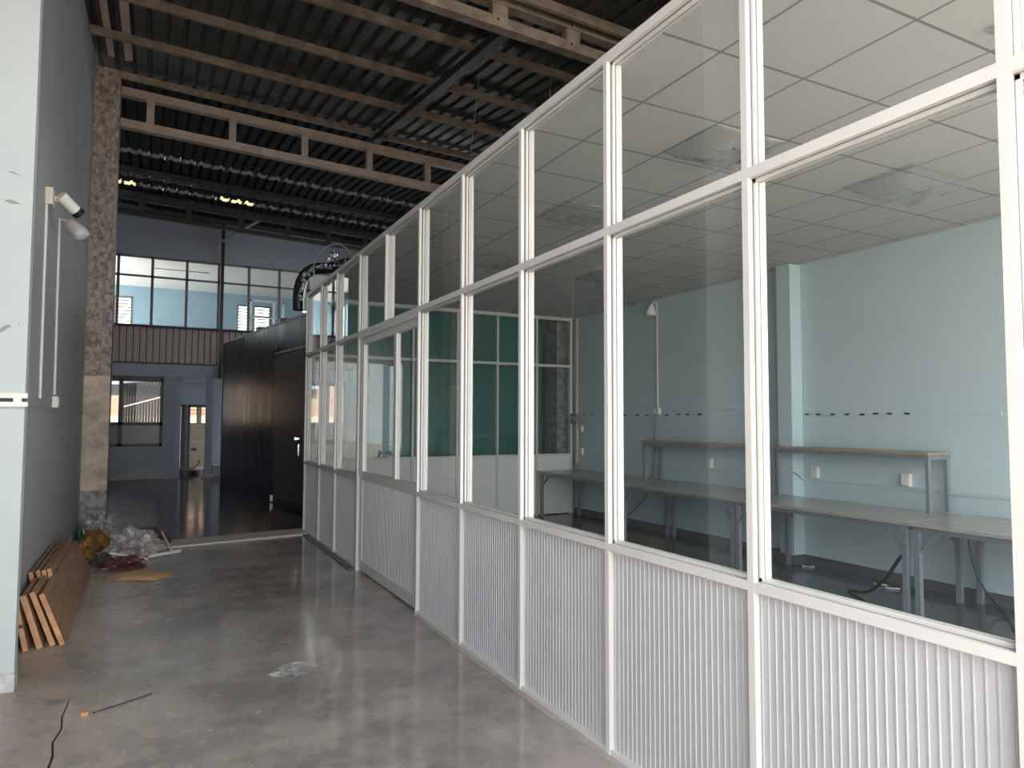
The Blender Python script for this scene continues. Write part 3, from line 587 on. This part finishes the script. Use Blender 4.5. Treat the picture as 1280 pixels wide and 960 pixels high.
# ------------------------------------------------------------------ end partition across the room
ep = thing('end_partition', 'white glazed partition across the far end of the room', 'partition', (4.2, 10.2, 0))
YE = 10.21; EX = [2.07, 2.84, 3.563, 4.30, 5.004, 5.736, 6.407]
for x in EX: MB().box(x-.018, x+.018, YE-.04, YE+.04, 0, 3.345).build('post', 'alu', ep)
MB().box(2.07, 6.43, YE-.039, YE+.039, 3.29, 3.343).build('top_rail', 'alu', ep)
MB().box(2.07, 6.43, YE-.039, YE+.039, 2.488, 2.53).build('middle_rail', 'alu', ep)
MB().box(2.07, 6.43, YE-.039, YE+.039, .985, 1.02).build('lower_rail', 'alu', ep)
for a, b_ in zip(EX[:-1], EX[1:]):
    MB().box(a+.018, b_-.018, YE-.003, YE+.003, 1.02, 2.49).build('glass_pane', 'glass', ep); MB().box(a+.018, b_-.018, YE-.003, YE+.003, 2.53, 3.29).build('glass_pane', 'glass', ep)
    MB().box(a+.018, b_-.018, YE-.012, YE+.012, .02, .985).build('infill_panel', 'panel_inner', ep)
# ------------------------------------------------------------------ work tables
tb = thing('work_table', '', 'table', (5.98, 0, 0), 'steel work tables along the aqua wall')
L = 1.93
MB().box(5.51, 6.47, -L/2, L/2, .725, .757).build('table_top', 'table_top', tb, .003)
MB().box(5.55, 5.59, -L/2+.02, L/2-.02, .685, .725).box(6.40, 6.44, -L/2+.02, L/2-.02, .685, .725).box(5.59, 6.40, -L/2+.02, -L/2+.06, .685, .725).box(5.59, 6.40, L/2-.06, L/2-.02, .685, .725).build('apron', 'table_steel', tb)
for xx in (5.55, 6.40):
    for s in (-1, 1):
        yy = s*(L/2-.045)
        lg = MB().box(xx, xx+.045, yy-.0225, yy+.0225, 0, .685).build('leg', 'table_steel', tb)
        MB().bar((xx+.022, yy, .50), (xx+.022, yy-s*.19, .69), .022, .022, (1, 0, 0)).build('brace', 'table_steel', lg)
TBL = [(8.83, 'steel work table in the far corner against the end glazing'), (6.58, 'steel work table under the conduit lamp'), (4.60, 'steel work table beside the aqua pillar'), (2.66, 'steel work table closest to the entrance')]
for i, (y, lab) in enumerate(TBL):
    o = tb if i == 0 else copy_tree(tb)
    o.location = (5.98, y, 0); o['label'] = lab
for i, o in enumerate([x for x in COL.objects if x.name.startswith('work_table')]):
    o.scale = ((.84, .97, .86, 1)[i], (1.25, 1.05, 1.0, 1.0)[i], 1)
    if i == 2: o.location.x = 5.913
    if i == 1: o.location.x = 5.97
    if i == 0: o.location.x = 6.045; o.rotation_euler.z = -.02
sh = thing('bench_shelf', '', 'shelf', (6.33, 0, .757), 'raised shelves standing on the work tables')
L2 = 2.0
MB().box(6.12, 6.46, -L2/2, L2/2, 1.275, 1.30).build('shelf_top', 'shelf_top', sh, .002)
MB().box(6.14, 6.17, -L2/2+.01, L2/2-.01, 1.235, 1.275).box(6.42, 6.45, -L2/2+.01, L2/2-.01, 1.235, 1.275).box(6.17, 6.42, -L2/2+.01, -L2/2+.04, 1.235, 1.275).box(6.17, 6.42, L2/2-.04, L2/2-.01, 1.235, 1.275).build('shelf_frame', 'table_steel', sh)
for xx in (6.14, 6.415):
    for s in (-1, 1):
        yy = s*(L2/2-.03); MB().box(xx, xx+.035, yy-.0175, yy+.0175, .757, 1.235).build('leg', 'table_steel', sh)
# shelf built around y = 0 so that it can be copied along the wall
def place_shelf(o, y, sy, lab): o.location.y = y; o.scale = (1, sy, 1); o['label'] = lab
s2 = copy_tree(sh)
place_shelf(sh, 6.72, 1.17, 'raised steel shelf standing on the tables beyond the aqua pillar')
place_shelf(s2, 4.68, .86, 'raised steel shelf standing on the tables in front of the aqua pillar')
# ------------------------------------------------------------------ fittings on the aqua wall
tr = MB().box(6.482, 6.5, -1, 5.44, .915, .945).box(6.482, 6.5, 5.68, 9.9, .915, .945)
tag(tr.build('cable_trunking', 'trunking'), 'slim pale trunking low along the aqua wall', 'trunking', None, 'thing')
t2 = MB().box(6.488, 6.5, 5.68, 7.0, 1.645, 1.675).box(6.488, 6.5, 3.4, 5.46, 1.635, 1.665)
tag(t2.build('cable_trunking', 'wall_aqua'), 'wall-coloured flat trunking at clip height on the aqua wall', 'trunking', None, 'thing')
SOC = [(7.946, 1.02, 'white wall socket behind the shelf under the lamp conduit'), (6.917, 1.03, 'white wall socket behind the shelf between the lamp conduit and the pillar'), (5.30, 1.02, 'white wall socket right beside the aqua pillar'), (4.258, 1.014, 'white wall socket under the entrance end of the shelf')]
for y, z, lab in SOC:
    s = thing('wall_socket', lab, 'socket', (6.5, y, z), 'white sockets above the tables')
    MB().box(6.455, 6.5, y-.043, y+.043, z-.06, z+.06).build('housing', 'white_plastic', s, .004)
    MB().box(6.449, 6.455, y-.033, y+.033, z-.05, z+.02).build('cover', 'white_plastic', s)
for y, z in [(9.892,1.685),(9.653,1.683),(8.76,1.664),(8.457,1.663),(8.229,1.661),(7.78,1.658),(7.527,1.668),(7.349,1.667),(7.116,1.665),(5.95,1.657),(5.739,1.655),(5.40,1.654),(5.249,1.652),(5.067,1.651),(4.894,1.65),(4.718,1.648),(4.566,1.655),(4.42,1.654),(4.24,1.653)]:
    c = thing('cable_clip', 'small black cable clip in the long row on the aqua wall', 'clip', (6.5, y, z), 'black clips along the aqua wall')
    MB().box(6.478, 6.5, y-.024, y+.024, z-.009, z+.009).build('clip_body', 'black', c)
    MB().tube([(6.472, y, z), (6.48, y, z)], .005, 8).build('screw', 'steel', c)
# conduit lamp
l = thing('conduit_lamp', 'white cone lamp on an upright conduit of the aqua wall', 'lamp', (6.5, 7.98, 1.7))
MB().tube([(6.485, 7.97, 1.76), (6.485, 7.97, 3.24)], .011, 8).build('conduit', 'white_plastic', l)
MB().tube([(6.485, 7.97, 3.23), (6.47, 7.98, 3.285), (6.44, 8.0, 3.295), (6.42, 8.01, 3.25)], .013, 8).build('bracket', 'white_plastic', l)
MB().tube([(6.42, 8.01, 3.255), (6.42, 8.01, 3.23), (6.41, 8.015, 3.12), (6.41, 8.015, 3.10)], [.035, .045, .085, .08], 16).build('lamp_shade', 'white_plastic', l)
MB().box(6.45, 6.5, 7.91, 8.05, 1.67, 1.76).build('junction_box', 'white_plastic', l, .004)
tag(MB().tube(spline([Vector(p) for p in ((6.47, 7.98, 1.665), (6.46, 8.0, 1.5), (6.47, 8.03, 1.2), (6.47, 8.06, .9), (6.48, 8.15, .6), (6.46, 8.5, .25), (6.44, 8.9, .03))], 6), .011, 8).build('power_cable', 'mid_grey'), 'grey cable hanging from the lamp conduit box behind the tables', 'cable', None, 'thing')
# corner distribution box and conduits
e = thing('corner_conduit', 'cream twin conduit run in the far corner of the room', 'conduit', (6.5, 10.1, .8))
for yy in (10.12, 10.08): MB().tube([(6.475, yy, .86), (6.475, yy, 3.34)], .014, 8).build('pipe', 'cream_plastic', e)
MB().tube([(6.47, 10.1, .80), (6.45, 10.1, .88)], .04, 10).build('end_cap', 'rust', e)
e = thing('distribution_box', 'grey electrical box over the corner conduit', 'electrical box', (6.5, 10.1, 1.6))
MB().box(6.38, 6.46, 9.98, 10.16, 1.53, 1.70).build('enclosure', 'mid_grey', e, .006); MB().box(6.372, 6.38, 10.0, 10.14, 1.57, 1.66).build('cover', 'grey_plastic', e)
for z, lab in ((1.44, 'cream switch just below the grey electrical box'), (1.06, 'cream socket low beside the corner conduit')):
    s = thing('wall_socket', lab, 'socket', (6.5, 9.98, z)); MB().box(6.46, 6.5, 9.93, 10.02, z-.055, z+.055).build('housing', 'white_plastic', s, .004); MB().box(6.455, 6.46, 9.945, 10.005, z-.03, z+.03).build('cover', 'white_plastic', s)
# cables under the tables
for P_, lab in ((((5.62, 3.70, .50), (5.66, 3.80, .42), (5.68, 3.95, .22), (5.72, 4.15, .06), (5.8, 4.4, .015)), 'thick black cable drooping beside the paired legs'), (((6.2, 3.55, .62), (6.22, 3.5, .3), (6.26, 3.4, .1), (6.1, 3.2, .012), (5.8, 3.0, .012)), 'thin black cable falling behind the entrance-end table')):
    tag(MB().tube(spline([Vector(p) for p in P_], 6), .016 if 'thick' in lab else .009, 8).build('power_cable', 'black'), lab, 'cable', None, 'thing')
tag(MB().tube(spline([Vector(p) for p in ((6.32, 5.75, 1.02), (6.30, 5.6, .99), (6.29, 5.5, 1.02), (6.31, 5.44, 1.03), (6.46, 5.42, .93))], 6), .008, 8).build('loose_wire', 'white_plastic'), 'white loose wire wrapped round the aqua pillar', 'wire', None, 'thing')
for P_, lab in ((((6.42, 5.3, .012), (6.36, 5.25, .014), (6.33, 5.36, .012), (6.28, 5.3, .012)), 'pale cable scrap on the floor by the pillar foot'), (((6.3, 4.5, .012), (6.22, 4.42, .02), (6.3, 4.36, .012), (6.2, 4.3, .012), (6.28, 4.22, .012)), 'pale curled strap on the floor under the tables'), (((6.1, 3.1, .012), (6.0, 2.9, .012), (5.95, 2.75, .012)), 'thin white strip on the floor near the entrance-end table')):
    tag(MB().tube(spline([Vector(p) for p in P_], 6), .007, 6).build('scrap_wire', 'white_plastic'), lab, 'wire scrap', None, 'thing')
# clear film hanging at the ceiling panels
def film(cx, cy, sx, sy, drop, lab, seed):
    n = 22; vs = []; fs = []
    for i in range(n+1):
        for j in range(n+1):
            u, v = i/n, j/n; ed = min(u, 1-u, v, 1-v)*2
            z = 3.34 - drop*min(1, ed*2.2)*(.45+.9*abs(noise.noise(Vector((u*5+seed, v*5, seed))))) - .012*abs(noise.noise(Vector((u*17, v*17, seed))))
            vs.append((cx+(u-.5)*sx+.02*noise.noise(Vector((u*7, v*7, seed+3))), cy+(v-.5)*sy, z))
    for i in range(n):
        for j in range(n): a = i*(n+1)+j; fs.append((a, a+1, a+n+2, a+n+1))
    o = MB().add(vs, fs, True).build('plastic_film', 'film'); o.modifiers.new('thick', 'SOLIDIFY').thickness = .0006
    tag(o, lab, 'plastic film', 'clear films hanging at the ceiling', 'thing')
film(5.0, 3.2, .8, .55, .11, 'clear plastic film bulging below the ceiling in the largest glass bay', 1)
film(3.25, 3.3, .6, .5, .10, 'clear plastic film bulging below the ceiling just past the wide post', 2)
film(3.2, 4.95, .55, .5, .09, 'clear plastic film below the ceiling in the fourth upper bay', 3)
film(3.4, 6.87, .6, .5, .09, 'clear plastic film below the ceiling above the door bay', 4)
film(4.9, 7.0, .6, .5, .08, 'clear plastic film below the ceiling toward the lamp conduit', 5)
film(3.6, 1.45, .6, .6, .09, 'clear plastic film below the ceiling at the entrance end', 6)
# ------------------------------------------------------------------ left wall fittings
WL = -.80
def q3(*P_):   # the fittings stand on the wall at x = -0.80
    return [(x*1.0667, y*1.0667, 1.57+(z-1.57)*1.0667) for x, y, z in P_]
c = thing('security_camera', 'white bullet security camera on a cream wall box', 'security camera', (WL, 6.72, 3.38))
MB().box(WL, WL+.055, 6.66, 6.785, 3.312, 3.452).build('junction_box', 'cream_plastic', c, .004)
MB().tube([(WL+.05, 6.75, 3.385), (-.70, 6.785, 3.378), (-.667, 6.785, 3.375)], [.028, .019, .019], 10).build('bracket', 'white_plastic', c)
MB().tube(q3((-.655, 6.30, 3.292), (-.585, 6.36, 3.23), (-.560, 6.38, 3.208)), .047, 16).build('camera_body', 'white_plastic', c)
MB().tube(q3((-.562, 6.378, 3.210), (-.535, 6.40, 3.187)), .050, 16).build('lens_hood', 'black', c)
tag(MB().tube([(WL+.012, 6.675, 3.31), (WL+.012, 6.72, 1.74)], .0115, 8).build('conduit', 'white_plastic'), 'white conduit running down from the security camera box', 'conduit', None, 'thing')
l = thing('wall_lamp', 'frosted grey lamp on an angled bracket below the security camera', 'lamp', (WL, 7.56, 3.4))
MB().tube([(WL+.014, 7.555, 3.36), (WL+.014, 7.555, 3.425)] + q3((-.70, 7.07, 3.29), (-.665, 7.05, 3.26)), .013, 8).build('bracket', 'white_plastic', l)
MB().tube(q3((-.67, 7.055, 3.265), (-.655, 7.04, 3.252), (-.63, 7.02, 3.225)), [.032, .058, .066], 16).build('holder', 'cream_plastic', l)
MB().tube(q3((-.63, 7.02, 3.225), (-.60, 7.0, 3.195), (-.57, 6.98, 3.165), (-.55, 6.965, 3.145), (-.543, 6.96, 3.138)), [.068, .072, .072, .06, .02], 18).build('bulb', 'lens_white', l)
tag(MB().tube([(WL+.012, 7.555, 3.36), (WL+.012, 7.66, 1.80)], .0115, 8).build('conduit', 'white_plastic'), 'white conduit running down from the frosted lamp', 'conduit', None, 'thing')
s = thing('wall_socket', 'white socket at the foot of the lamp conduit on the grey wall', 'socket', (WL, 7.68, 1.73))
MB().box(WL, WL+.045, 7.62, 7.745, 1.68, 1.785).build('housing', 'white_plastic', s, .004); MB().box(WL+.045, WL+.051, 7.64, 7.725, 1.695, 1.765).build('cover', 'cream_plastic', s)
mb = MB()
for z0_, z1_ in ((1.632, 1.650), (1.656, 1.672)):
    mb.box(WL, WL+.012, 5.11, 10.92, z0_+.01, z1_+.01)
tag(mb.build('cable_trunking', 'wall_grey'), 'grey painted trunking along the left corridor wall', 'trunking', None, 'thing')
tk = thing('trunking_end', 'white open trunking end on the pale pillar face', 'trunking', (-.76, 4.99, 1.69))
MB().box(-1.0, -.643, 4.962, 5.0, 1.695, 1.725).build('upper_channel', 'white_plastic', tk); MB().box(-1.0, -.641, 4.962, 5.0, 1.645, 1.673).build('lower_channel', 'white_plastic', tk); MB().box(-1.0, -.65, 4.985, 5.0, 1.673, 1.695).build('slot', 'black', tk)
MB().box(-.712, -.672, 4.966, 4.99, 1.673, 1.695).build('cross_piece', 'white_plastic', tk)
# ------------------------------------------------------------------ leaning boards
def board(name, yn, yf, xb, th_, ht, lean, lab, mark=False):
    # bottom outer edge at xb, leaning towards the wall by angle lean
    t = thing(name, lab, 'board', (xb, (yn+yf)/2, 0), 'boards leaning on the left wall')
    ux, uz = -math.sin(lean), math.cos(lean); nx, nz_ = -math.cos(lean), -math.sin(lean)
    p0 = Vector((xb, 0, th_*math.sin(lean))); u = Vector((ux, 0, uz)); n = Vector((nx, 0, nz_))
    def c8(a, b_, o0, o1, y0, y1):
        return [p0+u*a+n*o0+Vector((0,y0,0)), p0+u*a+n*o1+Vector((0,y0,0)), p0+u*a+n*o1+Vector((0,y1,0)), p0+u*a+n*o0+Vector((0,y1,0)),
                p0+u*b_+n*o0+Vector((0,y0,0)), p0+u*b_+n*o1+Vector((0,y0,0)), p0+u*b_+n*o1+Vector((0,y1,0)), p0+u*b_+n*o0+Vector((0,y1,0))]
    MB().hexa(c8(0, ht, 0, th_, yn+.004, yf)).build('board_face', 'board_face', t, .002)
    MB().hexa(c8(0, ht+.002, -.001, th_+.001, yn, yn+.004)).build('end_edge', 'board_edge', t)
    if mark: MB().hexa(c8(ht*.55, ht*.62, 0, th_, yn-.002, yn)).build('paint_mark', 'green_dark', t)
    return t
board('wooden_board', 5.83, 8.30, -.482, .030, .385, .36, 'outermost long brown board of the leaning stack')
board('wooden_board', 5.84, 6.43, -.540, .030, .40, .34, 'second short brown board from the outside of the leaning stack')
board('wooden_board', 5.81, 6.43, -.610, .034, .38, .29, 'thicker short brown board behind the second one of the leaning stack')
board('wooden_board', 5.78, 6.40, -.690, .028, .30, .20, 'lowest brown board of the leaning stack, with a green mark', True)
for i, (xb, le, yn, lab) in enumerate(((-.560, .21, 6.50, 'brown board behind the long outer one, its pale end showing'), (-.592, .21, 6.47, 'brown board of the rear group, second in from the long outer one'), (-.635, .205, 6.50, 'brown board of the rear group, third in from the long outer one'), (-.682, .195, 6.46, 'brown board of the rear group against the grey wall'))):
    board('wooden_board', yn, 8.15-.06*i, xb, .026, .425-.004*i, le, lab)
# ------------------------------------------------------------------ debris on the floor
crumple('sawdust_heap', 'sawdust', (-.06, 8.0, 0), (.24, .20, .035), 'flat heap of orange sawdust on the corridor floor', 'sawdust', amp=.5, freq=3, seed=2, flat=.0)['kind'] = 'stuff'
crumple('plastic_bag', 'clear_bag', (-.10, 9.42, 0), (.23, .22, .17), 'crumpled clear plastic bag on the floor beside the sawdust', 'bag', amp=.8, freq=5, seed=9)
crumple('plastic_bag', 'clear_bag', (-.58, 10.38, 0), (.12, .20, .20), 'crumpled clear plastic bag at the foot of the stone column', 'bag', amp=.8, freq=5, seed=11)
crumple('sack', 'orange_bag', (-.57, 9.66, 0), (.11, .36, .16), 'orange and brown sack behind the leaning boards', 'sack', amp=.6, freq=3, seed=4, rot=-.25)
crumple('red_bag', 'red_bag', (-.20, 8.55, 0), (.17, .11, .06), 'crushed dark red bag beside the sawdust heap', 'bag', amp=.8, freq=5, seed=6)
crumple('red_strap', 'red_bag', (.05, 9.95, 0), (.16, .07, .13), 'twisted red wrapper on top of the clear bag', 'wrapper', amp=.8, freq=5, seed=16, sub=3, rot=.3)
crumple('dark_cloth', 'brown_cloth', (-.42, 8.85, 0), (.09, .14, .07), 'dark brown rag between the boards and the red bag', 'rag', amp=.7, freq=4, seed=8)
tag(MB().tube([(.03, 8.98, .03), (.36, 9.22, .024)], .022, 10).build('plastic_pipe', 'white_plastic'), 'short thick white pipe lying over the debris', 'pipe', 'white plastic pieces in the debris', 'thing')
tag(MB().tube([(.17, 9.62, .20), (.27, 9.02, .06)], .012, 8).build('plastic_pipe', 'white_plastic'), 'thin white strip leaning across the thick pipe', 'pipe', 'white plastic pieces in the debris', 'thing')
tag(MB().tube([(-.34, 8.72, .14), (.02, 8.92, .012)], .013, 8).build('plastic_pipe', 'white_plastic'), 'thin white strip over the red bag', 'pipe', 'white plastic pieces in the debris', 'thing')
tag(MB().tube([(-.70, 10.02, .012), (-.72, 10.02, .20), (-.725, 10.0, .28)], [.03, .035, .012], 10).build('bottle', 'green_dark'), 'dark green bottle neck leaning by the stone column', 'bottle', None, 'thing')
glass('clear_scrap', (.96, .96, .96), base=.12, rough=.12, haze=.22)
f_ = crumple('plastic_scrap', 'clear_scrap', (.86, 4.6, 0), (.11, .07, .018), 'small clear plastic scrap in the middle of the floor', 'plastic scrap', amp=.9, freq=6, seed=12, flat=.4)
o = thing('wood_offcut', 'small tan wood offcut on the sandy floor', 'offcut', (-.26, 4.43, 0))
MB().hexa([(-.285, 4.40, 0), (-.245, 4.395, 0), (-.24, 4.44, 0), (-.28, 4.445, 0), (-.283, 4.402, .022), (-.247, 4.397, .022), (-.242, 4.438, .022), (-.278, 4.443, .022)]).build('block', 'board_edge', o, .003)
tag(MB().tube([(-.23, 4.425, .004), (.05, 4.58, .004)], .004, 6).build('dark_streak', 'brown_frame'), 'thin dark stick pointing away from the wood offcut', 'streak', None, 'thing')  # thin dark line laid on the floor
